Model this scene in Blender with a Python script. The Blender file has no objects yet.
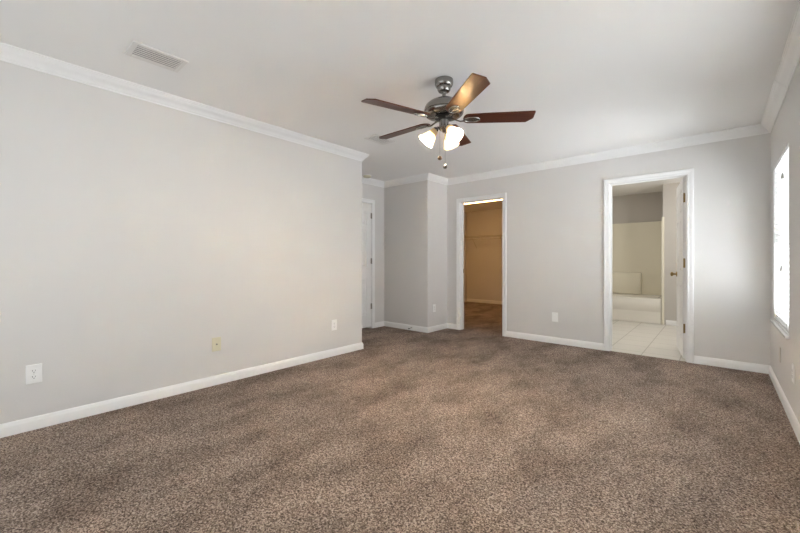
import bpy, bmesh, math, random
from math import pi, sin, cos, radians as R
from mathutils import Vector, Matrix
random.seed(4)
S = bpy.context.scene
C = S.collection

# ------------------------------------------------------------------ camera
F, YAW, CX, HOR, CAMZ = 366.75, R(41.097), 398.95, 261.44, 1.098
cam = bpy.data.cameras.new('camera')
cam.sensor_width = 36; cam.lens = 36*F/800
cam.shift_x = (400-CX)/800; cam.shift_y = -(266.5-HOR)/800
cam.clip_start = .02
co = bpy.data.objects.new('camera', cam); C.objects.link(co)
co.location = (0, 0, CAMZ); co.rotation_euler = (pi/2, 0, YAW)
S.camera = co

# ------------------------------------------------------------------ world, daylight, exposure
S.view_settings.view_transform = 'Standard'; S.view_settings.look = 'None'
S.view_settings.gamma = 1; S.view_settings.use_curve_mapping = False
S.view_settings.exposure = 0.0
S.cycles.use_denoising = True
S.cycles.max_bounces = 16; S.cycles.diffuse_bounces = 10; S.cycles.transparent_max_bounces = 16
S.cycles.sample_clamp_indirect = 0
W = bpy.data.worlds.new('sky'); S.world = W; W.use_nodes = True
wn = W.node_tree.nodes; bg = wn['Background']
bg.inputs[0].default_value = (.935, .965, 1, 1); bg.inputs[1].default_value = 2.05

def area(name, loc, rot, sx, sy, power, col):
    l = bpy.data.lights.new(name, 'AREA'); l.shape = 'RECTANGLE'; l.size = sx; l.size_y = sy
    l.energy = power; l.color = col
    o = bpy.data.objects.new(name, l); C.objects.link(o); o.location = loc; o.rotation_euler = rot
    return o
DAY = (.965, .985, 1.07)
# daylight outside the visible far window, then lamps added to brighten the room
area('daylight_far_window', (1.0, 4.25, .85), (0, R(118), 0), 1.4, 1.6, 108, DAY)
area('added_daylight_outer', (3.4, 4.0, .9), (0, R(98), 0), 1.8, 2.2, 150, DAY)  # added lamp farther out, brightens the left wall's far end and the hall
# added lamp shining up through the far window to brighten the ceiling
area('added_ceiling_fill', (.95, 4.32, -.1), (pi, 0, 0), .9, 1.2, 70, DAY)
area('added_daylight_near', (.80, 2.45, 1.30), (0, R(95), 0), 1.7, 1.6, 28, DAY)  # added lamp behind an unseen window, evens out the room light
area('added_daylight_rear', (-1.5, -1.35, 1.2), (R(93), 0, 0), 3.2, 1.9, 16, DAY)  # added lamp for the unseen window behind the camera
def point(name, loc, power, col, r):
    l = bpy.data.lights.new(name, 'POINT'); l.energy = power; l.color = col; l.shadow_soft_size = r
    o = bpy.data.objects.new(name, l); C.objects.link(o); o.location = loc
    return o
point('bathroom_vanity_light', (.2, 6.72, 2.0), 20, (1, .98, .93), .07)
area('bathroom_fill_light', (-1.1, 6.3, 2.40), (0, 0, 0), .3, .3, 9.5, (1, .99, .97))  # added fill lamp to brighten the bathroom floor, no known fixture

# ------------------------------------------------------------------ materials
def mat(name, col=(.8, .8, .8), rough=.5, metal=0, spec=.5, **kw):
    m = bpy.data.materials.new(name); m.use_nodes = True
    b = m.node_tree.nodes['Principled BSDF']
    b.inputs['Base Color'].default_value = (*col, 1); b.inputs['Roughness'].default_value = rough
    b.inputs['Metallic'].default_value = metal; b.inputs['Specular IOR Level'].default_value = spec
    for k, v in kw.items(): b.inputs[k.replace('_', ' ')].default_value = v
    return m
def nodes(m): return m.node_tree.nodes, m.node_tree.links, m.node_tree.nodes['Principled BSDF']
def noise(m, scale, detail=2, rough=.5, coord='Object', vec=None):
    n, l, b = nodes(m)
    t = n.new('ShaderNodeTexNoise'); t.inputs['Scale'].default_value = scale
    t.inputs['Detail'].default_value = detail; t.inputs['Roughness'].default_value = rough
    if vec is None:
        tc = n.new('ShaderNodeTexCoord'); vec = tc.outputs[coord]
    l.new(vec, t.inputs['Vector'])
    return t
def bump(m, src, strength, dist):
    n, l, b = nodes(m)
    k = n.new('ShaderNodeBump'); k.inputs['Strength'].default_value = strength
    k.inputs['Distance'].default_value = dist
    l.new(src, k.inputs['Height']); l.new(k.outputs[0], b.inputs['Normal'])
def ramp(m, src, stops):
    n, l, b = nodes(m)
    r = n.new('ShaderNodeValToRGB'); e = r.color_ramp.elements
    while len(e) < len(stops): e.new(.5)
    for q, (p, c) in zip(e, stops): q.position = p; q.color = (*c, 1)
    l.new(src, r.inputs['Fac'])
    return r

M = {}
M['wall'] = mat('greige_wall_paint', (.68, .662, .642), .75, spec=.25)
bump(M['wall'], noise(M['wall'], 90, 3).outputs['Fac'], .12, .002)
M['ceiling'] = mat('ceiling_paint', (.85, .84, .825), .9, spec=.15)
bump(M['ceiling'], noise(M['ceiling'], 26, 4, .6).outputs['Fac'], .18, .004)
M['trim'] = mat('white_trim_paint', (.84, .835, .825), .38)
M['plate'] = mat('white_plastic', (.88, .875, .86), .35)
M['ivory'] = mat('cream_plastic', (.66, .62, .46), .4)
M['beige_plate'] = mat('painted_beige_plastic', (.62, .58, .53), .5)
M['dark'] = mat('dark_slot', (.03, .028, .026), .6)
M['screw'] = mat('screw_steel', (.62, .60, .57), .35, .9)
M['brass'] = mat('antique_brass', (.30, .215, .09), .3, 1)
M['hinge'] = mat('satin_nickel_hinge', (.33, .31, .28), .35, 1)
M['rubber'] = mat('dark_rubber', (.03, .03, .03), .7)
M['vinyl'] = mat('white_vinyl', (.82, .82, .82), .35)
M['sill'] = mat('sill_marble', (.78, .77, .75), .25)
bump(M['sill'], noise(M['sill'], 8, 4).outputs['Fac'], .03, .001)

# carpet: tufts of mixed browns, brushed lighter and darker in broad patches
m = M['carpet'] = mat('brown_frieze_carpet', (.2, .15, .12), .95, spec=.08)
n, l, b = nodes(m)
tc = n.new('ShaderNodeTexCoord')
warp = noise(m, 40, 2, vec=tc.outputs['Object'])
mixv = n.new('ShaderNodeVectorMath'); mixv.operation = 'MULTIPLY_ADD'
l.new(warp.outputs['Color'], mixv.inputs[0]); mixv.inputs[1].default_value = (.012, .012, .012)
l.new(tc.outputs['Object'], mixv.inputs[2])
vo = n.new('ShaderNodeTexVoronoi'); vo.inputs['Scale'].default_value = 205
l.new(mixv.outputs[0], vo.inputs['Vector'])
sep = n.new('ShaderNodeSeparateColor'); l.new(vo.outputs['Color'], sep.inputs[0])
clump = noise(m, 95, 3, .7, vec=tc.outputs['Object'])
mx = n.new('ShaderNodeMath'); mx.operation = 'MULTIPLY_ADD'
l.new(clump.outputs['Fac'], mx.inputs[0]); mx.inputs[1].default_value = 1.3
mm = n.new('ShaderNodeMath'); mm.operation = 'MULTIPLY_ADD'
l.new(sep.outputs[0], mm.inputs[0]); mm.inputs[1].default_value = .55; mm.inputs[2].default_value = -.42
l.new(mm.outputs[0], mx.inputs[2])
cr = ramp(m, mx.outputs[0], [(.05, (.040, .027, .020)), (.36, (.145, .106, .083)), (.56, (.29, .222, .180)), (.85, (.56, .46, .39))])
mp = n.new('ShaderNodeMapping'); mp.inputs['Scale'].default_value = (1.0, .55, 1); mp.inputs['Rotation'].default_value = (0, 0, R(35))
l.new(tc.outputs['Object'], mp.inputs[0])
pat = noise(m, 3.2, 5, .6, vec=mp.outputs[0])
pr = ramp(m, pat.outputs['Fac'], [(.33, (.62, .60, .585)), (.5, (.95, .95, .95)), (.66, (1.2, 1.2, 1.2))])
mul = n.new('ShaderNodeMix'); mul.data_type = 'RGBA'; mul.blend_type = 'MULTIPLY'; mul.inputs['Factor'].default_value = 1
l.new(cr.outputs[0], mul.inputs[6]); l.new(pr.outputs[0], mul.inputs[7]); l.new(mul.outputs[2], b.inputs['Base Color'])
bump(m, mx.outputs[0], .55, .008)

# bathroom floor tile
m = M['tile'] = mat('cream_floor_tile', (.7, .67, .6), .3)
n, l, b = nodes(m)
tc = n.new('ShaderNodeTexCoord'); mp = n.new('ShaderNodeMapping')
mp.inputs['Location'].default_value = (.69, -5.30, 0); l.new(tc.outputs['Object'], mp.inputs[0])
br = n.new('ShaderNodeTexBrick'); br.offset = 0; br.inputs['Scale'].default_value = 1
br.inputs['Brick Width'].default_value = .36; br.inputs['Row Height'].default_value = .36
br.inputs['Mortar Size'].default_value = .005; br.inputs['Mortar Smooth'].default_value = .2
br.inputs['Color1'].default_value = (.70, .675, .62, 1); br.inputs['Color2'].default_value = (.68, .655, .60, 1)
br.inputs['Mortar'].default_value = (.40, .37, .32, 1)
l.new(mp.outputs[0], br.inputs['Vector']); l.new(br.outputs['Color'], b.inputs['Base Color'])
bump(m, br.outputs['Fac'], -.3, .002)

M['surround'] = mat('ivory_acrylic', (.80, .755, .62), .22)
M['tub'] = mat('white_enamel', (.80, .765, .69), .18)
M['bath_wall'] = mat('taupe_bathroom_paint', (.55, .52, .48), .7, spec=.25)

# fan materials
m = M['nickel'] = mat('brushed_nickel', (.30, .285, .265), .24, 1)
bump(m, noise(m, 60, 2).outputs['Fac'], .04, .001)
M['dark_metal'] = mat('black_metal', (.025, .022, .02), .4, .6)
m = M['wood'] = mat('mahogany_veneer', (.1, .03, .015), .32, spec=.8)
m.node_tree.nodes['Principled BSDF'].inputs['Specular Tint'].default_value = (1, .70, .45, 1)
n, l, b = nodes(m)
tc = n.new('ShaderNodeTexCoord'); mp = n.new('ShaderNodeMapping'); mp.inputs['Scale'].default_value = (3, 45, 45)
l.new(tc.outputs['Object'], mp.inputs[0])
g = noise(m, 1.6, 6, .6, vec=mp.outputs[0])
gr = ramp(m, g.outputs['Fac'], [(.3, (.042, .008, .005)), (.55, (.075, .015, .008)), (.8, (.115, .026, .014))])
l.new(gr.outputs[0], b.inputs['Base Color'])
M['blade_edge'] = mat('dark_edge', (.05, .02, .012), .4)
M['bob_wood'] = mat('dark_wood_bob', (.10, .06, .035), .4)
# frosted glass: amber at the neck, white at the bell, lets the bulb shine through
m = M['frost'] = bpy.data.materials.new('frosted_glass'); m.use_nodes = True
n, l = m.node_tree.nodes, m.node_tree.links
n.remove(n['Principled BSDF']); out = n['Material Output']
tr = n.new('ShaderNodeBsdfTranslucent'); df = n.new('ShaderNodeBsdfDiffuse'); gl = n.new('ShaderNodeBsdfGlossy')
tr.inputs[0].default_value = (.95, .88, .76, 1); df.inputs[0].default_value = (.9, .86, .78, 1); gl.inputs['Roughness'].default_value = .15
a = n.new('ShaderNodeMixShader'); a.inputs[0].default_value = .11; l.new(df.outputs[0], a.inputs[1]); l.new(tr.outputs[0], a.inputs[2])
c2 = n.new('ShaderNodeMixShader'); c2.inputs[0].default_value = .05; l.new(a.outputs[0], c2.inputs[1]); l.new(gl.outputs[0], c2.inputs[2])
l.new(c2.outputs[0], out.inputs[0])
m = M['amber'] = m.copy(); m.name = 'amber_frosted_glass'
for q in m.node_tree.nodes:
    if q.type == 'MIX_SHADER' and q.inputs[0].default_value > .1: q.inputs[0].default_value = .0015
for q in m.node_tree.nodes:
    if q.type == 'BSDF_TRANSLUCENT': q.inputs[0].default_value = (.72, .60, .42, 1)
    if q.type == 'BSDF_DIFFUSE': q.inputs[0].default_value = (.68, .54, .34, 1)
def emitter(name, col, s):
    m = bpy.data.materials.new(name); m.use_nodes = True
    n, l = m.node_tree.nodes, m.node_tree.links; n.remove(n['Principled BSDF'])
    e = n.new('ShaderNodeEmission'); e.inputs[0].default_value = (*col, 1); e.inputs[1].default_value = s
    l.new(e.outputs[0], n['Material Output'].inputs[0]); return m
M['bulb'] = emitter('lit_bulb', (1, .80, .58), 1350)
M['tube'] = emitter('lit_tube_cover', (1, .55, .19), 31)
# blind slats: white, slightly translucent
m = M['slat'] = bpy.data.materials.new('white_blind_slat'); m.use_nodes = True
n, l = m.node_tree.nodes, m.node_tree.links; b = n['Principled BSDF']
b.inputs['Base Color'].default_value = (.86, .86, .85, 1); b.inputs['Roughness'].default_value = .4
tr = n.new('ShaderNodeBsdfTranslucent'); tr.inputs[0].default_value = (.9, .9, .88, 1)
a = n.new('ShaderNodeMixShader'); a.inputs[0].default_value = .15
l.new(b.outputs[0], a.inputs[1]); l.new(tr.outputs[0], a.inputs[2]); l.new(a.outputs[0], n['Material Output'].inputs[0])
# window glass
m = M['glass'] = bpy.data.materials.new('window_glass'); m.use_nodes = True
n, l = m.node_tree.nodes, m.node_tree.links; n.remove(n['Principled BSDF'])
t = n.new('ShaderNodeBsdfTransparent'); t.inputs[0].default_value = (.95, .97, .96, 1)
g = n.new('ShaderNodeBsdfGlossy'); g.inputs['Roughness'].default_value = .02
a = n.new('ShaderNodeMixShader'); a.inputs[0].default_value = .05
l.new(t.outputs[0], a.inputs[1]); l.new(g.outputs[0], a.inputs[2]); l.new(a.outputs[0], n['Material Output'].inputs[0])
M['wire'] = mat('shaded_white_wire', (.50, .47, .42), .4)  # white wire, its shadow put into a darker base colour

# ------------------------------------------------------------------ mesh helpers (all in world coordinates)
def BM(): return bmesh.new()
def box(bm, x0, x1, y0, y1, z0, z1, bev=0, seg=2, xf=None):
    t = bmesh.new()
    bmesh.ops.create_cube(t, size=1)
    for v in t.verts:
        v.co = Vector(((x0+x1)/2+v.co.x*(x1-x0), (y0+y1)/2+v.co.y*(y1-y0), (z0+z1)/2+v.co.z*(z1-z0)))
    if bev: bmesh.ops.bevel(t, geom=t.edges[:], offset=bev, segments=seg, affect='EDGES', profile=.5)
    merge(bm, t, xf)
def merge(bm, t, xf=None):
    if xf is not None: bmesh.ops.transform(t, matrix=xf, verts=t.verts)
    me = bpy.data.meshes.new('tmp'); t.to_mesh(me); t.free(); bm.from_mesh(me); bpy.data.meshes.remove(me)
def lathe(bm, prof, xf=None, seg=40, cap0=True, cap1=True):
    t = bmesh.new(); rings = []
    for r, z in prof:
        if r < 1e-5: rings.append([t.verts.new((0, 0, z))])
        else: rings.append([t.verts.new((r*cos(2*pi*k/seg), r*sin(2*pi*k/seg), z)) for k in range(seg)])
    for a, b in zip(rings, rings[1:]):
        for k in range(seg):
            j = (k+1) % seg
            if len(a) == 1 and len(b) == 1: continue
            if len(a) == 1: t.faces.new((a[0], b[j], b[k]))
            elif len(b) == 1: t.faces.new((a[k], a[j], b[0]))
            else: t.faces.new((a[k], a[j], b[j], b[k]))
    if cap0 and len(rings[0]) > 1: t.faces.new(rings[0][::-1])
    if cap1 and len(rings[-1]) > 1: t.faces.new(rings[-1])
    bmesh.ops.recalc_face_normals(t, faces=t.faces)
    merge(bm, t, xf)
def tube(bm, pts, r, seg=8, xf=None, flat=1.0):
    pts = [Vector(p) for p in pts]; t = bmesh.new(); rings = []
    up = Vector((0, 0, 1))
    for i, p in enumerate(pts):
        d = (pts[min(i+1, len(pts)-1)]-pts[max(i-1, 0)]).normalized()
        u = up.cross(d)
        if u.length < .05: u = Vector((1, 0, 0)).cross(d)
        u.normalize(); w = d.cross(u)
        rr = r[i] if isinstance(r, (list, tuple)) else r
        rings.append([t.verts.new(p+u*cos(2*pi*k/seg)*rr+w*sin(2*pi*k/seg)*rr*flat) for k in range(seg)])
    for a, b in zip(rings, rings[1:]):
        for k in range(seg):
            j = (k+1) % seg; t.faces.new((a[k], a[j], b[j], b[k]))
    t.faces.new(rings[0][::-1]); t.faces.new(rings[-1])
    bmesh.ops.recalc_face_normals(t, faces=t.faces)
    merge(bm, t, xf)
def prism(bm, outline, z0, z1, xf=None, bev=0):
    t = bmesh.new()
    a = [t.verts.new((x, y, z0)) for x, y in outline]; b = [t.verts.new((x, y, z1)) for x, y in outline]
    t.faces.new(a[::-1]); t.faces.new(b)
    for k in range(len(a)):
        j = (k+1) % len(a); t.faces.new((a[k], a[j], b[j], b[k]))
    bmesh.ops.recalc_face_normals(t, faces=t.faces)
    if bev: bmesh.ops.bevel(t, geom=t.edges[:], offset=bev, segments=1, affect='EDGES')
    merge(bm, t, xf)
ORG = {}
def obj(name, bm, m, parent=None, smooth=False, mats=None, local=False):
    if parent is not None and not local:
        o0 = ORG[parent.name]
        bmesh.ops.translate(bm, verts=bm.verts, vec=-o0)
    me = bpy.data.meshes.new(name); bm.to_mesh(me); bm.free()
    for q in (mats or [m]): me.materials.append(q)
    if smooth:
        for p in me.polygons: p.use_smooth = True
        try: me.set_sharp_from_angle(angle=R(38))
        except Exception: pass
    o = bpy.data.objects.new(name, me); C.objects.link(o)
    if parent is not None: o.parent = parent; ORG[o.name] = ORG[parent.name].copy()
    else: ORG[o.name] = Vector()
    return o
def thing(name, label, cat, loc, group=None):
    o = bpy.data.objects.new(name, None); C.objects.link(o); o.location = loc; o.empty_display_size = .05
    ORG[o.name] = Vector(loc); o['label'] = label; o['category'] = cat
    if group: o['group'] = group
    return o
def struct(o, label=None):
    o['kind'] = 'structure'
    if label: o['label'] = label
    return o
def dup(o, parent, rz=None, loc=None):
    c = o.copy(); C.objects.link(c); c.parent = parent
    if rz is not None: c.rotation_euler = (0, 0, rz)
    if loc is not None: c.location = loc
    ORG[c.name] = ORG[parent.name].copy()
    return c

# ------------------------------------------------------------------ room shell
XL, XR, XD = -3.378, .38, -4.297
YN, YE, YH, YB = -.95, 3.165, 4.545, 5.08
YB2, H, T = 5.195, 2.44, .115
CLX0, CLX1, CLY = -5.2, -2.385, 8.80
BAX0, BAY, TUBY, TUBX = -2.285, 8.62, 7.83, -.735
BD = (-1.004, -.268, 2.04)      # bathroom door clear opening x0, x1, height
CD = (-3.125, -2.407, 2.04)     # closet opening
HD = (3.47, 4.243, 2.045)       # hall door opening along Y
WIN = (3.835, 4.805, .545, 1.965)
ADDED_NWIN = (1.72, 3.12, .545, 1.965)  # unseen window, added to let more daylight in
ADDED_RWIN = (-3.0, .0, .30, 2.05)  # unseen opening behind the camera, added for its light

def wall_with_holes(name, axis, a0, a1, t0, t1, holes, m='wall', z1=H):
    """axis 'x': the wall runs along X and its thickness spans t0..t1 in Y"""
    bm = BM()
    def b(p, q, z0, zz):
        if q-p < 1e-4 or zz-z0 < 1e-4: return
        if axis == 'x': box(bm, p, q, t0, t1, z0, zz)
        else: box(bm, t0, t1, p, q, z0, zz)
    cur = a0
    for (p, q, z0, zz) in sorted(holes):
        b(cur, p, 0, z1); b(p, q, 0, z0); b(p, q, zz, z1); cur = q
    b(cur, a1, 0, z1)
    return struct(obj(name, bm, M[m]))
J = .02
bm = BM(); box(bm, CLX0-.1, XR+.15, YN-.15, YB+.02, -.06, 0); box(bm, CLX0-.1, CLX1+.05, YB+.02, CLY+.1, -.06, 0)
struct(obj('floor', bm, M['carpet']), 'brown speckled carpet floor')
bm = BM(); box(bm, CLX1+.05, XR+.15, YB+.02, BAY+.1, -.06, -.004)
struct(obj('floor_bathroom', bm, M['tile']), 'cream tiled bathroom floor')
bm = BM(); box(bm, CLX0-.12, XR+.15, YN-.15, CLY+.12, H, H+.06)
struct(obj('ceiling', bm, M['ceiling']))
bm = BM(); box(bm, XL-T, XL, YN, YE-T, 0, H); box(bm, XD-T, XL, YE-T, YE, 0, H)
struct(obj('wall_left', bm, M['wall']))
wall_with_holes('wall_hall', 'y', YE, YB, XD-T, XD, [(HD[0]-J, HD[1]+J, 0, HD[2]+J)])
bm = BM(); box(bm, XD-T-.08, XD-T-.005, YE, YB, 0, H); struct(obj('light_block_hall_door', bm, M['wall']))  # added slab, stops sky light leaking in under the hall door
bm = BM(); box(bm, XD, XL, YH, YH+T, 0, H); box(bm, XL-T, XL, YH+T, YB, 0, H)
struct(obj('wall_alcove', bm, M['wall']))
wall_with_holes('wall_back', 'x', CLX0-.1, XR, YB, YB2,
                [(BD[0]-J, BD[1]+J, 0, BD[2]+J), (CD[0]-J, CD[1]+J, 0, CD[2]+J)])
wall_with_holes('wall_right', 'y', YN-.12, CLY, XR, XR+.15, [WIN[:2]+WIN[2:], ADDED_NWIN])
wall_with_holes('wall_near', 'x', XL-T, XR, YN-.12, YN, [ADDED_RWIN])
wall_with_holes('wall_closet_left', 'y', YB2, CLY+.1, CLX0-.1, CLX0, [])
wall_with_holes('wall_closet_right', 'y', YB2, CLY+.1, CLX1, BAX0, [])
wall_with_holes('wall_closet_back', 'x', CLX0, CLX1, CLY, CLY+.1, [])
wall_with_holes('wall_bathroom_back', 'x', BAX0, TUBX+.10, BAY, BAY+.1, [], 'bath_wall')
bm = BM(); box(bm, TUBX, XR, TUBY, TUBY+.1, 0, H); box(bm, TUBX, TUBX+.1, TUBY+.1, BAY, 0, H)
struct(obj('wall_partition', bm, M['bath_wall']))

# ---- mouldings
POLY = [(XR, YN), (XR, YB), (XL, YB), (XL, YH), (XD, YH), (XD, YE), (XL, YE), (XL, YN)]
TURN = [1, 1, 1, -1, 1, 1, -1, 1]
def strip(name, A, B, sa, sb, prof, m):
    """profile (o, z) swept from A to B, o into the room; sa/sb: +1 inside mitre, -1 outside mitre, 0 square"""
    A, B = Vector((*A, 0)), Vector((*B, 0)); d = (B-A).normalized(); nn = Vector((-d.y, d.x, 0))
    bm = BM(); r0, r1 = [], []
    for o, z in prof:
        r0.append(bm.verts.new(A+nn*o+d*(o*sa)+Vector((0, 0, z)))); r1.append(bm.verts.new(B+nn*o-d*(o*sb)+Vector((0, 0, z))))
    k = len(prof)
    for i in range(k):
        j = (i+1) % k; bm.faces.new((r0[i], r0[j], r1[j], r1[i]))
    bm.faces.new(r0[::-1]); bm.faces.new(r1)
    bmesh.ops.recalc_face_normals(bm, faces=bm.faces)
    return struct(obj(name, bm, M[m], smooth=True))
cd, cp = .088, .068
CROWN = [(0, H-cd), (.007, H-cd), (.009, H-cd+.010), (.013, H-cd+.013), (.017, H-cd+.022), (.027, H-cd+.036),
         (.038, H-cd+.046), (.046, H-cd+.054), (.053, H-cd+.064), (.056, H-cd+.070), (.060, H-cd+.072), (.062, H-cd+.078),
         (cp, H-cd+.080), (cp, H), (0, H)]
for i in range(8):
    A, B = POLY[i], POLY[(i+1) % 8]
    if i == 0:      # the right-hand run is pieced together from two lengths
        s = (XR, 3.86)
        strip('trim_1', A, s, TURN[0], 0, CROWN, 'trim')
        C2 = [(o*1.035, H-(H-z)*1.02) for o, z in CROWN]
        strip('trim_9', s, B, 0, TURN[1], C2, 'trim')
    else:
        strip('trim_%d' % (i+1), A, B, TURN[i], TURN[(i+1) % 8], CROWN, 'trim')
BASE = [(0, 0), (.014, 0), (.014, .056), (.012, .062), (.010, .066), (.008, .074), (.004, .081), (0, .083)]
CW = .060
strip('baseboard_right', (XR, YN), (XR, YB), 1, 1, BASE, 'trim')
strip('baseboard_back', (XR, YB), (BD[1]+.005+CW, YB), 1, 0, BASE, 'trim')
strip('baseboard_back_middle', (BD[0]-.005-CW, YB), (CD[1]+.005+CW, YB), 0, 0, BASE, 'trim')
strip('baseboard_back_left', (CD[0]-.005-CW, YB), (XL, YB), 0, 1, BASE, 'trim')
strip('baseboard_alcove_side', (XL, YB), (XL, YH), 1, -1, BASE, 'trim')
strip('baseboard_alcove_front', (XL, YH), (XD, YH), -1, 1, BASE, 'trim')
strip('baseboard_hall', (XD, YH), (XD, HD[1]+.005+CW), 1, 0, BASE, 'trim')
strip('baseboard_hall_near', (XD, HD[0]-.005-CW), (XD, YE), 0, 1, BASE, 'trim')
strip('baseboard_hall_end', (XD, YE), (XL, YE), 1, -1, BASE, 'trim')
strip('baseboard_left', (XL, YE), (XL, YN), -1, 1, BASE, 'trim')
strip('baseboard_near', (XL, YN), (XR, YN), 1, 1, BASE, 'trim')
strip('baseboard_closet_back', (CLX1, CLY), (CLX0, CLY), 1, 1, BASE, 'trim')
strip('baseboard_closet_left', (CLX0, CLY), (CLX0, YB2), 1, 1, BASE, 'trim')
strip('baseboard_closet_front', (CLX0, YB2), (CD[0]-.065, YB2), 1, 0, BASE, 'trim')
strip('baseboard_closet_right', (CLX1, YB2), (CLX1, CLY), 1, 1, BASE, 'trim')
strip('baseboard_partition', (XR, TUBY), (-.69, TUBY), 1, 0, BASE, 'trim')

# ---- door casings and jambs
CAS = [(0, 0), (0, .008), (.006, .011), (.014, .0125), (.022, .011), (.030, .013), (.046, .0165), (.056, .0165), (CW, .012), (CW, 0)]   # (across, proud)
def casing(name, a0, a1, h, place):
    """place(a, z, o): along the wall, height, out of the wall"""
    bm = BM(); k = len(CAS); rings = []
    a0 -= .005; a1 += .005; h += .005
    for a, z, sa, sz in ((a0, 0, -1, 0), (a0, h, -1, 1), (a1, h, 1, 1), (a1, 0, 1, 0)):
        rings.append([bm.verts.new(place(a+sa*u, z+sz*u, o)) for u, o in CAS])
    for r0, r1 in zip(rings, rings[1:]):
        for i in range(k):
            j = (i+1) % k; bm.faces.new((r0[i], r0[j], r1[j], r1[i]))
    bm.faces.new(rings[0][::-1]); bm.faces.new(rings[-1])
    bmesh.ops.recalc_face_normals(bm, faces=bm.faces)
    return bm
def jamb_x(bm, x0, x1, h, y0, y1, stop):
    box(bm, x0-J, x0, y0, y1, 0, h); box(bm, x1, x1+J, y0, y1, 0, h); box(bm, x0-J, x1+J, y0, y1, h, h+J)
    s0, s1 = stop
    box(bm, x0, x0+.011, s0, s1, 0, h, .002); box(bm, x1-.011, x1, s0, s1, 0, h, .002); box(bm, x0, x1, s0, s1, h-.011, h, .002)
def doorway_x(num, D):
    bm = casing('', D[0], D[1], D[2], lambda a, z, o: (a, YB-o, z))
    t = casing('', D[0], D[1], D[2], lambda a, z, o: (a, YB2+o, z)); merge(bm, t)
    jamb_x(bm, D[0], D[1], D[2], YB, YB2, (YB+.040, YB+.075))
    return struct(obj('trim_%d' % num, bm, M['trim']))
dt_bath = doorway_x(10, BD); dt_bath['label'] = 'white casing around the bathroom doorway'
dt_clo = doorway_x(11, CD); dt_clo['label'] = 'white casing around the closet doorway'
bm = BM(); box(bm, CD[0]-.0005, CD[0]+.0025, YB+.082, YB+.107, .91, .975, .001)
obj('strike_plate', bm, M['hinge'], dt_clo)['label'] = 'small dark metal strike plate'
bm = BM(); box(bm, BD[0]-.0005, BD[0]+.0025, YB+.082, YB+.107, .91, .975, .001); obj('strike_plate', bm, M['brass'], dt_bath)
# hall door casing
bm = casing('', HD[0], HD[1], HD[2], lambda a, z, o: (XD+o, a, z))
box(bm, XD-T, XD, HD[0]-J, HD[0], 0, HD[2]); box(bm, XD-T, XD, HD[1], HD[1]+J, 0, HD[2]); box(bm, XD-T, XD, HD[0]-J, HD[1]+J, HD[2], HD[2]+J)
struct(obj('trim_12', bm, M['trim']), 'white casing around the hall door')

# ---- six-panel door leaf: local x along width from the hinge, y thickness (0..t), z up
def door_leaf(w, h, t=.035):
    bm = BM(); g = .007
    box(bm, 0.004, w-.004, g, t-g, .004, h-.004)
    st, cx0, cx1 = .105, w/2-.05, w/2+.05
    rails = [(0, .20), (.80, .98), (1.56, 1.66), (h-.12, h)]
    for (a, b) in ((0, st), (w-st, w)): box(bm, a, b, 0, t, 0, h, .0015, 1)
    for z0, z1 in rails: box(bm, st, w-st, 0, t, z0, z1)
    for (z0, z1) in zip([r[1] for r in rails], [r[0] for r in rails[1:]]):
        box(bm, cx0, cx1, 0, t, z0, z1)
        for xa, xb in ((st, cx0), (cx1, w-st)):
            for s in (0, 1):
                y = (.0015, g) if s == 0 else (t-g, t-.0015)
                m2 = .022; t2 = bmesh.new()     # raised panel: bevelled pillow
                lo, hi = (y[1], y[0]) if s == 0 else (y[0], y[1])
                pts = [(xa+.008, z0+.008), (xb-.008, z0+.008), (xb-.008, z1-.008), (xa+.008, z1-.008)]
                ins = [(xa+.008+m2, z0+.008+m2), (xb-.008-m2, z0+.008+m2), (xb-.008-m2, z1-.008-m2), (xa+.008+m2, z1-.008-m2)]
                A = [t2.verts.new((x, lo, z)) for x, z in pts]; B = [t2.verts.new((x, hi, z)) for x, z in ins]
                t2.faces.new(B)
                for k in range(4): t2.faces.new((A[k], A[(k+1) % 4], B[(k+1) % 4], B[k]))
                bmesh.ops.recalc_face_normals(t2, faces=t2.faces)
                if sum(f.normal.y for f in t2.faces)*(1 if s else -1) < 0: bmesh.ops.reverse_faces(t2, faces=t2.faces)
                merge(bm, t2)
    return bm
def knob_bm(xf):
    bm = BM()
    lathe(bm, [(0, 0), (.033, 0), (.033, .004), (.028, .009), (.012, .012), (.011, .030), (.017, .036), (.026, .044), (.028, .054), (.024, .064), (.012, .069), (0, .070)], xf, 28)
    return bm
# bathroom door: hinged on the right jamb, swung into the bathroom
PHI = R(81.5); hx, hy = BD[1]-.001, YB2+.002
dw, dh = .728, 2.022
d = Vector((-cos(PHI), sin(PHI), 0)); nrm = Vector((-sin(PHI), -cos(PHI), 0))
XF = Matrix(((d.x, -nrm.x, 0, hx+nrm.x*.035), (d.y, -nrm.y, 0, hy+nrm.y*.035), (0, 0, 1, .012), (0, 0, 0, 1)))
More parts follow.
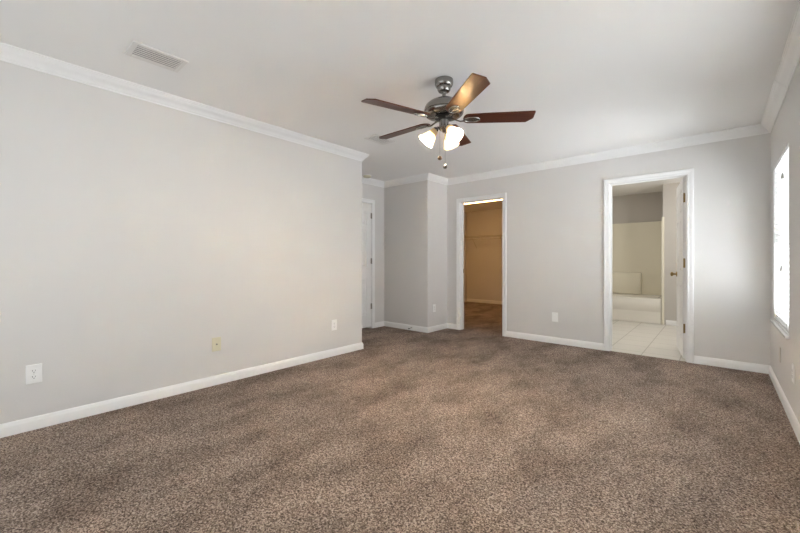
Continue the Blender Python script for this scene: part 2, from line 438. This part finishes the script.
# local x along leaf, local y from the bedroom face (0) to the bathroom face (t)
bm = door_leaf(dw, dh); bmesh.ops.transform(bm, matrix=XF, verts=bm.verts)
door1 = struct(obj('door_1', bm, M['trim']), 'white panelled bathroom door standing open')
for side in (0, 1):
    k = Matrix.Translation((dw-.065, 0 if side == 0 else .035, .925)) @ Matrix.Rotation(pi/2 if side == 0 else -pi/2, 4, 'X')
    obj('door_knob', knob_bm(XF @ k), M['brass'], door1, True)['label'] = 'brass knob'
bm = BM(); box(bm, dw-.0005, dw+.0012, .006, .029, .895, .955, .0005, 1, XF); obj('latch_plate', bm, M['brass'], door1)
for z in (.335, 1.068, 1.80):
    bm = BM()
    box(bm, -.0022, .0005, .003, .034, z-.052, z+.052, .0006, 1, XF)          # leaf on the door's edge
    lathe(bm, [(0, -.053), (.0075, -.053), (.0075, .053), (0, .053)], XF @ Matrix.Translation((-.003, .0385, z)), 12)
    obj('hinge', bm, M['brass'], door1)['label'] = 'brass hinge'
# hall door, closed
bm = door_leaf(HD[1]-HD[0]-.006, HD[2]-.036)
XF2 = Matrix(((0, 1, 0, XD-.037), (-1, 0, 0, HD[1]-.003), (0, 0, 1, .032), (0, 0, 0, 1)))
bmesh.ops.transform(bm, matrix=XF2, verts=bm.verts)
door2 = struct(obj('door_2', bm, M['trim']), 'closed white hall door')
for z in (.365, 1.105, 1.845):
    bm = BM(); lathe(bm, [(0, -.045), (.007, -.045), (.007, .045), (0, .045)], Matrix.Translation((XD+.006, HD[1]-.001, z)), 12)
    box(bm, XD-.001, XD+.003, HD[1]-.022, HD[1]+.004, z-.045, z+.045)
    obj('hinge', bm, M['hinge'], door2)['label'] = 'dark grey metal hinge'
obj('door_knob', knob_bm(Matrix.Translation((XD-.002, HD[0]+.07, .93)) @ Matrix.Rotation(pi/2, 4, 'Y')), M['hinge'], door2, True)

# ------------------------------------------------------------------ windows
def window(num, axis, base, sgn, a0, a1, z0, z1, nsash=1, sill=True):
    """axis 'y': wall plane x=base, outside towards sgn; a along the wall"""
    def bx(bm, a, b, o0, o1, z, zz, bev=0):
        p, q = base+sgn*o0, base+sgn*o1
        if p > q: p, q = q, p
        if axis == 'y': box(bm, p, q, a, b, z, zz, bev, 1)
        else: box(bm, a, b, p, q, z, zz, bev, 1)
    bm = BM(); f = .035
    bx(bm, a0, a0+f, .075, .145, z0, z1); bx(bm, a1-f, a1, .075, .145, z0, z1)
    bx(bm, a0+f, a1-f, .075, .145, z0, z0+f); bx(bm, a0+f, a1-f, .075, .145, z1-f, z1)
    w = struct(obj('window_%d' % num, bm, M['vinyl']))
    step = (a1-a0-2*f)/nsash; zm = (z0+z1)/2
    for k in range(nsash):
        p, q = a0+f+k*step, a0+f+(k+1)*step
        for (za, zb, o) in ((z0+f, zm+.02, .085), (zm-.02, z1-f, .112)):
            bm = BM(); s = .032
            bx(bm, p, p+s, o, o+.025, za, zb); bx(bm, q-s, q, o, o+.025, za, zb)
            bx(bm, p+s, q-s, o, o+.025, za, za+s); bx(bm, p+s, q-s, o, o+.025, zb-s, zb)
            sa = obj('sash', bm, M['vinyl'], w)
            bm = BM(); bx(bm, p+s, q-s, o+.010, o+.014, za+s, zb-s); obj('pane', bm, M['glass'], sa)
    bm = BM(); bx(bm, a0+.0, a1-.0, 0, .075, z0, z0+.018); bx(bm, a0-.03, a1+.03, -.022, 0, z0-.004, z0+.018, .004)
    obj('window_sill', bm, M['sill'], w)['label'] = 'white sill'
    return w
window(1, 'y', XR, 1, *WIN)
window(2, 'y', XR, 1, *ADDED_NWIN, nsash=2)  # added out of view to light the room
window(3, 'x', YN, -1, *ADDED_RWIN, nsash=2)  # added behind the camera to light the room

# blind in the far window
zt, zb = WIN[3], WIN[2]+.018
bl = thing('window_blind', 'white slatted blind hanging open in the bright window', 'blind', (XR+.03, (WIN[0]+WIN[1])/2, zb))
y0, y1 = WIN[0]+.006, WIN[1]-.006; xc = XR+.028
bm = BM(); box(bm, xc-.026, xc+.026, y0, y1, zt-.034, zt-.002, .003)
obj('headrail', bm, M['slat'], bl)
n_s = 31; top = zt-.060; bot = zb+.055
first = None
for k in range(n_s):
    z = bot+(top-bot)*k/(n_s-1)
    if first is None:
        bm = BM(); t = bmesh.new(); prof = [(-.024, -.0016), (-.012, .0006), (0, .0014), (.012, .0006), (.024, -.0016)]
        lo = [(x, zz-.0026) for x, zz in prof][::-1]; ring = prof+lo
        A = [bm.verts.new((x, y0-bl.location.y, zz)) for x, zz in ring]; B = [bm.verts.new((x, y1-bl.location.y, zz)) for x, zz in ring]
        for i in range(len(ring)): j = (i+1) % len(ring); bm.faces.new((A[i], A[j], B[j], B[i]))
        bm.faces.new(A[::-1]); bm.faces.new(B); bmesh.ops.recalc_face_normals(bm, faces=bm.faces); t.free()
        first = obj('slat', bm, M['slat'], bl, local=True); s = first
    else: s = dup(first, bl)
    s.location = (xc-bl.location.x, 0, z-zb); s.rotation_euler = (0, R(26), 0)
bm = BM(); box(bm, xc-.025, xc+.025, y0, y1, zb+.018, zb+.034, .004); obj('bottom_rail', bm, M['slat'], bl)
for yy in (y0+.13, y1-.13):
    for dx in (-.0265, .0265):
        bm = BM(); tube(bm, [(xc+dx, yy, zb+.03), (xc+dx, yy, zt-.04)], .0012, 6); obj('ladder_cord', bm, M['slat'], bl)
for yy, z in ((4.05, 1.755), (4.11, 1.045)):
    bm = BM(); tube(bm, [(xc-.040, yy, z+.015), (xc-.040, yy, zt-.05)], .0012, 6); cdo = obj('lift_cord', bm, M['slat'], bl)
    bm = BM(); lathe(bm, [(0, -.022), (.009, -.022), (.010, -.016), (.006, .012), (.003, .020), (0, .021)], Matrix.Translation((xc-.040, yy, z)), 14)
    obj('tassel', bm, M['beige_tassel'] if 'beige_tassel' in M else M['hinge'], cdo, True)['label'] = 'small grey tassel'

# ------------------------------------------------------------------ ceiling fan
FX, FY, BZ = -1.53, 2.26, 2.14
fan = thing('ceiling_fan', 'five-blade brushed nickel ceiling fan with dark wood blades and lit glass shades', 'ceiling fan', (FX, FY, H))
def L(z): return z-H
bm = BM(); lathe(bm, [(0, L(2.44)), (.062, L(2.44)), (.067, L(2.436)), (.068, L(2.418)), (.066, L(2.400)), (.058, L(2.386)), (.050, L(2.382)), (.048, L(2.364)), (.040, L(2.352)), (.016, L(2.348)), (0, L(2.348))])
obj('canopy', bm, M['nickel'], fan, True, local=True)
bm = BM(); lathe(bm, [(0, L(2.36)), (.0135, L(2.36)), (.0135, L(2.285)), (0, L(2.285))], None, 20)
lathe(bm, [(0, L(2.312)), (.022, L(2.312)), (.025, L(2.300)), (.03, L(2.292)), (0, L(2.290))], None, 24)
obj('downrod', bm, M['nickel'], fan, True, local=True)
bm = BM(); lathe(bm, [(0, L(2.300)), (.045, L(2.294)), (.085, L(2.282)), (.115, L(2.266)), (.135, L(2.248)), (.143, L(2.234)), (.1455, L(2.222)), (.1455, L(2.206)), (.141, L(2.202)), (.141, L(2.197)), (.144, L(2.194)), (.140, L(2.182)), (.126, L(2.172)), (.10, L(2.166)), (.06, L(2.164)), (0, L(2.164))], None, 56)
motor = obj('motor_housing', bm, M['nickel'], fan, True, local=True)
bm = BM(); lathe(bm, [(0, L(2.166)), (.062, L(2.166)), (.066, L(2.160)), (.066, L(2.150)), (.055, L(2.146)), (0, L(2.146))], None, 40)
obj('flywheel', bm, M['dark_metal'], fan, True, local=True)['label'] = 'black ring under the motor'
bm = BM(); lathe(bm, [(0, L(2.148)), (.032, L(2.147)), (.035, L(2.144)), (.035, L(2.096)), (.042, L(2.092)), (.044, L(2.082)), (.036, L(2.068)), (.018, L(2.058)), (.010, L(2.050)), (0, L(2.047))], None, 36)
obj('switch_housing', bm, M['nickel'], fan, True, local=True)
# blades
def outline():
    p = []
    for k in range(9):      # rounded root
        a = pi/2+pi*k/8; p.append((.175+.035*cos(a), .056*sin(a)))
    p += [(.30, -.061), (.638, -.068), (.644, -.060), (.646, .020), (.602, .068), (.30, .061)]
    return p
PITCH = R(-11)
bx = Matrix.Translation((0, 0, L(BZ+.004))) @ Matrix.Rotation(PITCH, 4, 'X')
PH = R(36)
for k in range(5):
    rz = PH+k*2*pi/5
    if k == 0:
        bm = BM(); prism(bm, outline(), 0, .007, bx, .0012)
        blade0 = obj('blade', bm, M['wood'], fan, local=True); blade0.rotation_euler = (0, 0, rz)
        bm = BM()
        # arm from the flywheel out to the blade, then the open oval medallion under the blade
        tube(bm, [(.050, 0, L(2.152)), (.085, 0, L(2.140)), (.120, 0, L(2.128)), (.150, 0, L(2.131))], [.011, .008, .009, .010], 10, None, .55)
        ring = [Vector((.203+.055*cos(2*pi*i/28), .029*sin(2*pi*i/28), -.006)) for i in range(29)]
        tube(bm, [bx @ q for q in ring], .0055, 8, None, .9)
        plate = [(.203+.052*cos(2*pi*i/28), .026*sin(2*pi*i/28)) for i in range(28)]
        prism(bm, plate, -.0045, -.0005, bx)
        tube(bm, [bx @ Vector((.168, 0, -.0055)), bx @ Vector((.24, 0, -.0055))], .005, 8, None, .6)
        br0 = obj('blade_bracket', bm, M['nickel'], fan, True, local=True); br0.rotation_euler = (0, 0, rz)
    else:
        dup(blade0, fan, rz); dup(br0, fan, rz)
# light kit
def axis_matrix(p, dirv):
    q = Vector((0, 0, 1)).rotation_difference(dirv).to_matrix().to_4x4()
    return Matrix.Translation(p) @ q
TILT = R(40)
for k, azc in enumerate((-62, 58, 178)):
    az = YAW+R(azc); e = Vector((cos(az), sin(az), 0))
    dv = (e*sin(TILT)+Vector((0, 0, -cos(TILT)))).normalized()
    neck = e*.062+Vector((0, 0, L(2.070)))
    bm = BM()
    tube(bm, [e*.030+Vector((0, 0, L(2.083))), e*.047+Vector((0, 0, L(2.088))), neck-dv*.012, neck+dv*.004], .007, 10)
    lathe(bm, [(0, -.016), (.014, -.015), (.021, -.006), (.0225, .012), (0, .013)], axis_matrix(neck, dv), 24)
    arm = obj('light_arm', bm, M['nickel'], fan, True, local=True)
    prof = [(.0205, .002), (.026, .006), (.029, .018), (.032, .032), (.037, .046), (.043, .060), (.049, .076), (.0535, .090), (.058, .102), (.063, .110)]
    bm = BM(); inner = [(r-.003, z) for r, z in prof][::-1]
    lathe(bm, prof+[(.0635, .112), (.061, .112)]+inner, axis_matrix(neck, dv), 36, False, False)
    X = axis_matrix(neck, dv).inverted()
    sh = obj('lamp_shade', bm, M['frost'], fan, True, mats=[M['frost'], M['amber']], local=True)
    sh['label'] = 'frosted glass bell shade with amber neck'
    for p in sh.data.polygons:
        if (X @ p.center).z < .040: p.material_index = 1
    bm = BM(); lathe(bm, [(0, .012), (.011, .014), (.012, .030), (.020, .046), (.0235, .060), (.020, .074), (.010, .082), (0, .084)], axis_matrix(neck, dv), 20)
    obj('bulb', bm, M['bulb'], sh, True, local=True)
def chain(dx, dy, z1, kind):
    r_ = Vector((cos(YAW), sin(YAW), 0)); f_ = Vector((-sin(YAW), cos(YAW), 0)); p = r_*dx+f_*dy
    bm = BM(); tube(bm, [p+Vector((0, 0, L(2.085))), p+Vector((0, 0, L(z1)))], .0009, 6)
    c = obj('pull_chain', bm, M['nickel'], fan, local=True)
    bm = BM()
    if kind == 'wood':
        lathe(bm, [(0, .019), (.004, .017), (.012, .010), (.0165, 0), (.0135, -.009), (.006, -.014), (0, -.015)], Matrix.Translation(p+Vector((0, 0, L(z1)))), 18)
        obj('pull_bob', bm, M['bob_wood'], c, True, local=True)['label'] = 'dark wooden bob'
    else:
        lathe(bm, [(0, .024), (.003, .022), (.007, .012), (.0135, .002), (.0145, -.005), (.010, -.012), (0, -.015)], Matrix.Translation(p+Vector((0, 0, L(z1)))), 18)
        obj('pull_bob', bm, M['nickel'], c, True, local=True)['label'] = 'shiny metal bob'
chain(-.034, -.030, 1.852, 'wood'); chain(.003, -.042, 1.786, 'metal')

# ------------------------------------------------------------------ ceiling vents, smoke detector
M['duct_shade'] = mat('duct_shade_grey', (.16, .155, .15), .6)
M['vent'] = mat('white_enamelled_steel', (.74, .72, .69), .4)
def vent(label, x0, x1, y0, y1):
    v = thing('ceiling_vent', label, 'vent', ((x0+x1)/2, (y0+y1)/2, H))
    bm = BM(); z0 = H-.010; f = .030
    box(bm, x0, x1, y0, y0+f, z0, H, .003); box(bm, x0, x1, y1-f, y1, z0, H, .003)
    box(bm, x0, x0+f, y0+f, y1-f, z0, H, .003); box(bm, x1-f, x1, y0+f, y1-f, z0, H, .003)
    obj('frame', bm, M['vent'], v)
    bm = BM(); box(bm, x0+f, x1-f, y0+f, y1-f, H-.0015, H-.0005); obj('duct_shade_panel', bm, M['duct_shade'], v)  # flat sheet, its grey stands in for the shade inside the vent
    n = 6; first = None
    for k in range(n):
        x = x0+f+(x1-x0-2*f)*(k+.5)/n
        if first is None:
            bm = BM(); box(bm, -.0086, .0086, y0+f-(y0+y1)/2, y1-f-(y0+y1)/2, -.0007, .0007)
            first = s = obj('louver', bm, M['vent'], v, local=True)
        else: s = dup(first, v)
        s.location = (x-v.location.x, 0, -.009); s.rotation_euler = (0, R(4), 0)
vent('white ceiling vent above the long left wall, nearer the camera', -2.885, -2.675, .617, .925)
vent('white ceiling vent partly behind a fan blade, farther from the camera', -2.905, -2.715, 2.745, 3.045)
sd = thing('smoke_detector', 'round off-white smoke detector on the hall ceiling', 'smoke detector', (-4.13, 3.98, H))
bm = BM(); lathe(bm, [(0, 0), (.068, 0), (.070, -.006), (.066, -.010), (0, -.010)], None, 36); obj('base', bm, M['plate'], sd, True, local=True)
bm = BM(); lathe(bm, [(.060, -.008), (.062, -.022), (.054, -.034), (.036, -.039), (.012, -.040), (0, -.040)], None, 36, False); obj('cover', bm, M['ivory'], sd, True, local=True)

# ------------------------------------------------------------------ wall plates
def plate(label, pos, facing, kind='duplex', pm='plate', w=.078, h=.122, cat='outlet', name='wall_outlet'):
    """facing: outward normal of the wall"""
    nv = Vector(facing); u = Vector((0, 0, 1)).cross(nv)
    X = Matrix((( u.x, 0, nv.x, pos[0]), (u.y, 0, nv.y, pos[1]), (0, 1, 0, pos[2]), (0, 0, 0, 1)))
    t = thing(name, label, cat, pos)
    def put(nm, bm, m, par, sm=False):
        bmesh.ops.transform(bm, matrix=X, verts=bm.verts); return obj(nm, bm, m, par, sm)
    bm = BM(); box(bm, -w/2, w/2, -h/2, h/2, 0, .006, .0022); put('cover_plate', bm, M[pm], t)
    if kind == 'duplex':
        for s in (-1, 1):
            bm = BM(); z = s*.0195; o = []
            for k in range(24):
                a = 2*pi*k/24; o.append((.0175*cos(a), z+max(-.0135, min(.0135, .0175*sin(a)))))
            prism(bm, o, .005, .0085); rc = put('receptacle', bm, M[pm], t)
            bm = BM(); box(bm, -.0078, -.0052, z-.002, z+.0075, .0084, .0089); box(bm, .0052, .0074, z-.001, z+.0075, .0084, .0089)
            lathe(bm, [(0, .0084), (.0028, .0084), (.0028, .0089), (0, .0089)], Matrix.Translation((0, z-.0075, 0)), 10)
            put('slots', bm, M['dark'], rc)
        bm = BM(); lathe(bm, [(0, .0055), (.0035, .0055), (.003, .0072), (0, .0076)], None, 12); put('screw', bm, M['screw'], t, True)
    elif kind == 'rocker':
        bm = BM(); box(bm, -.0165, .0165, -.033, .033, .005, .0085, .001); put('insert', bm, M[pm], t)
    elif kind == 'coax':
        bm = BM(); lathe(bm, [(0, .005), (.0075, .005), (.0075, .009), (.005, .009), (.005, .018), (0, .018)], None, 12); put('jack', bm, M['hinge'], t, True)
        for s in (-1, 1):
            bm = BM(); lathe(bm, [(0, .0055), (.0035, .0055), (.003, .0072), (0, .0076)], Matrix.Translation((0, s*.042, 0)), 12); put('screw', bm, M['ivory'], t, True)
    return t
plate('white duplex outlet nearest the camera on the left wall', (XL, .238, .363), (1, 0, 0))
plate('cream cable jack plate in the middle of the left wall', (XL, 1.395, .360), (1, 0, 0), 'coax', 'ivory', cat='cable plate', name='cable_plate')
plate('white outlet at the far end of the left wall', (XL, 2.722, .358), (1, 0, 0))
plate('white outlet on the narrow wall left of the closet doorway', (XL, 4.711, .362), (1, 0, 0))
plate('white outlet on the back wall between the closet and bathroom doorways', (-1.655, YB, .352), (0, -1, 0), 'rocker')
plate('beige cover plate below the window on the right wall', (XR, 4.33, .335), (-1, 0, 0), 'blank', 'beige_plate', cat='cover plate', name='blank_plate')
plate('white outlet on the right wall at the edge of the photo', (XR, 3.60, .345), (-1, 0, 0))

# door stop on the alcove baseboard
ds = thing('door_stop', 'spring door stop sticking out of the alcove baseboard', 'door stop', (-3.68, YH-.014, .045))
bm = BM(); lathe(bm, [(0, 0), (.012, 0), (.012, .004), (.006, .007), (0, .007)], Matrix.Rotation(pi/2, 4, 'X'), 18); obj('base', bm, M['screw'], ds, True, local=True)
bm = BM(); pts = [(.0052*cos(a*.9), -.006-.062*a/90, .0052*sin(a*.9)-.006*(a/90)**2) for a in range(91)]
tube(bm, pts, .0013, 6); obj('spring', bm, M['hinge'], ds, True, local=True)
bm = BM(); lathe(bm, [(0, .064), (.0075, .064), (.0085, .070), (.0085, .080), (.006, .084), (0, .084)], Matrix.Translation((0, 0, -.006)) @ Matrix.Rotation(pi/2, 4, 'X'), 16)
obj('rubber_tip', bm, M['rubber'], ds, True, local=True)['label'] = 'black rubber tip'

# ------------------------------------------------------------------ bathroom
def rrect(x0, x1, y0, y1, r, seg=6):
    p = []
    for cx_, cy_, a0 in ((x1-r, y1-r, 0), (x0+r, y1-r, pi/2), (x0+r, y0+r, pi), (x1-r, y0+r, 3*pi/2)):
        for k in range(seg+1):
            a = a0+pi/2*k/seg; p.append((cx_+r*cos(a), cy_+r*sin(a)))
    return p
TX0, TX1, TY0, TY1 = BAX0+.004, TUBX-.018, TUBY+.002, BAY-.006
tub = thing('bathtub', 'white bathtub seen through the bathroom doorway', 'bathtub', ((TX0+TX1)/2, (TY0+TY1)/2, 0))
bm = BM(); rings = []
spec = [(0, .005, .02, 0), (0, .005, .02, .20), (0, .005, .02, .215), (0, 0, .02, .222), (0, 0, .02, .425), (.006, .006, .022, .440), (.016, .016, .03, .445),
        (.075, .075, .10, .445), (.085, .085, .11, .438), (.105, .10, .14, .30), (.15, .13, .16, .12), (.20, .17, .16, .085)]
for ix, iy, r, z in spec:
    rings.append([bm.verts.new((x, y, z)) for x, y in rrect(TX0+ix, TX1-ix, TY0+iy, TY1-(iy if z > .43 or ix > .05 else 0), r)])
for a, b in zip(rings, rings[1:]):
    for k in range(len(a)): j = (k+1) % len(a); bm.faces.new((a[k], a[j], b[j], b[k]))
bm.faces.new(rings[-1]); bmesh.ops.recalc_face_normals(bm, faces=bm.faces)
obj('tub_body', bm, M['tub'], tub, True)
bm = BM(); lathe(bm, [(0, .084), (.028, .084), (.028, .088), (0, .090)], Matrix.Translation((TX1-.32, (TY0+TY1)/2, .0015)), 20); obj('drain', bm, M['screw'], tub, True)
sur = thing('tub_surround', 'ivory moulded tub surround panels on the bathroom alcove walls', 'tub surround', ((TX0+TX1)/2, BAY, .45))
ST = 1.872
bm = BM()
box(bm, TX0, TX1+.014, BAY-.018, BAY-.001, .446, ST, .004)
obj('back_panel', bm, M['surround'], sur)
for xa, xb in ((TUBX-.016, TUBX-.001), (BAX0+.001, BAX0+.016)):
    bm = BM(); box(bm, xa, xb, TUBY-.002, BAY-.018, .446, ST, .004)
    if xa > -1: box(bm, xa, TUBX+.022, TUBY-.012, TUBY-.001, .0, ST, .004)
    obj('end_panel', bm, M['surround'], sur)
bm = BM(); box(bm, TX0+.02, -1.145, 8.515, BAY-.017, .448, .875, .018, 4)
obj('shelf_ledge', bm, M['surround'], sur, True)

# ------------------------------------------------------------------ closet
cl = thing('closet_light', 'long bright light fixture on the closet ceiling', 'ceiling light', (-3.94, 7.24, H))
bm = BM(); box(bm, -4.56, -3.32, 7.16, 7.32, H-.012, H-.0005, .003); obj('fixture_base', bm, M['plate'], cl)
bm = BM(); box(bm, -4.54, -3.34, 7.185, 7.295, H-.042, H-.012, .013, 4); obj('light_cover', bm, M['tube'], cl, True)
ws = thing('wire_shelf', 'wire closet shelf with hanging rod along the closet back wall', 'shelf', (-3.8, CLY, 1.75))
zS, xa, xb, ya, yb = 1.755, CLX0+.004, CLX1-.004, 8.49, CLY-.006
bm = BM()
for y, z, r in ((ya, zS, .006), (ya, zS-.032, .006), ((ya+yb)/2, zS-.004, .003), (yb, zS, .003)): tube(bm, [(xa, y, z), (xb, y, z)], r, 6)
x = xa+.01
while x < xb:
    tube(bm, [(x, yb, zS+.003), (x, ya, zS+.003), (x, ya-.001, zS-.032)], .0014, 4); x += .0254
obj('shelf_grid', bm, M['wire'], ws)
bm = BM(); tube(bm, [(xa, ya+.045, zS-.085), (xb, ya+.045, zS-.085)], .008, 10)
rod = obj('hanging_rod', bm, M['wire'], ws)
for xx in (-4.9, -4.1, -3.3, -2.6):
    bm = BM(); tube(bm, [(xx, yb+.003, zS-.30), (xx, ya+.02, zS-.012)], .006, 8); tube(bm, [(xx, ya+.045, zS-.01), (xx, ya+.045, zS-.085)], .003, 6)
    obj('bracket', bm, M['wire'], ws)
bm = BM(); tube(bm, [(CLX0+.004, ya, zS-.02), (CLX0+.004, ya, zS+.11), (CLX0+.004, yb-.03, zS+.01)], .006, 8); obj('bracket', bm, M['wire'], ws)
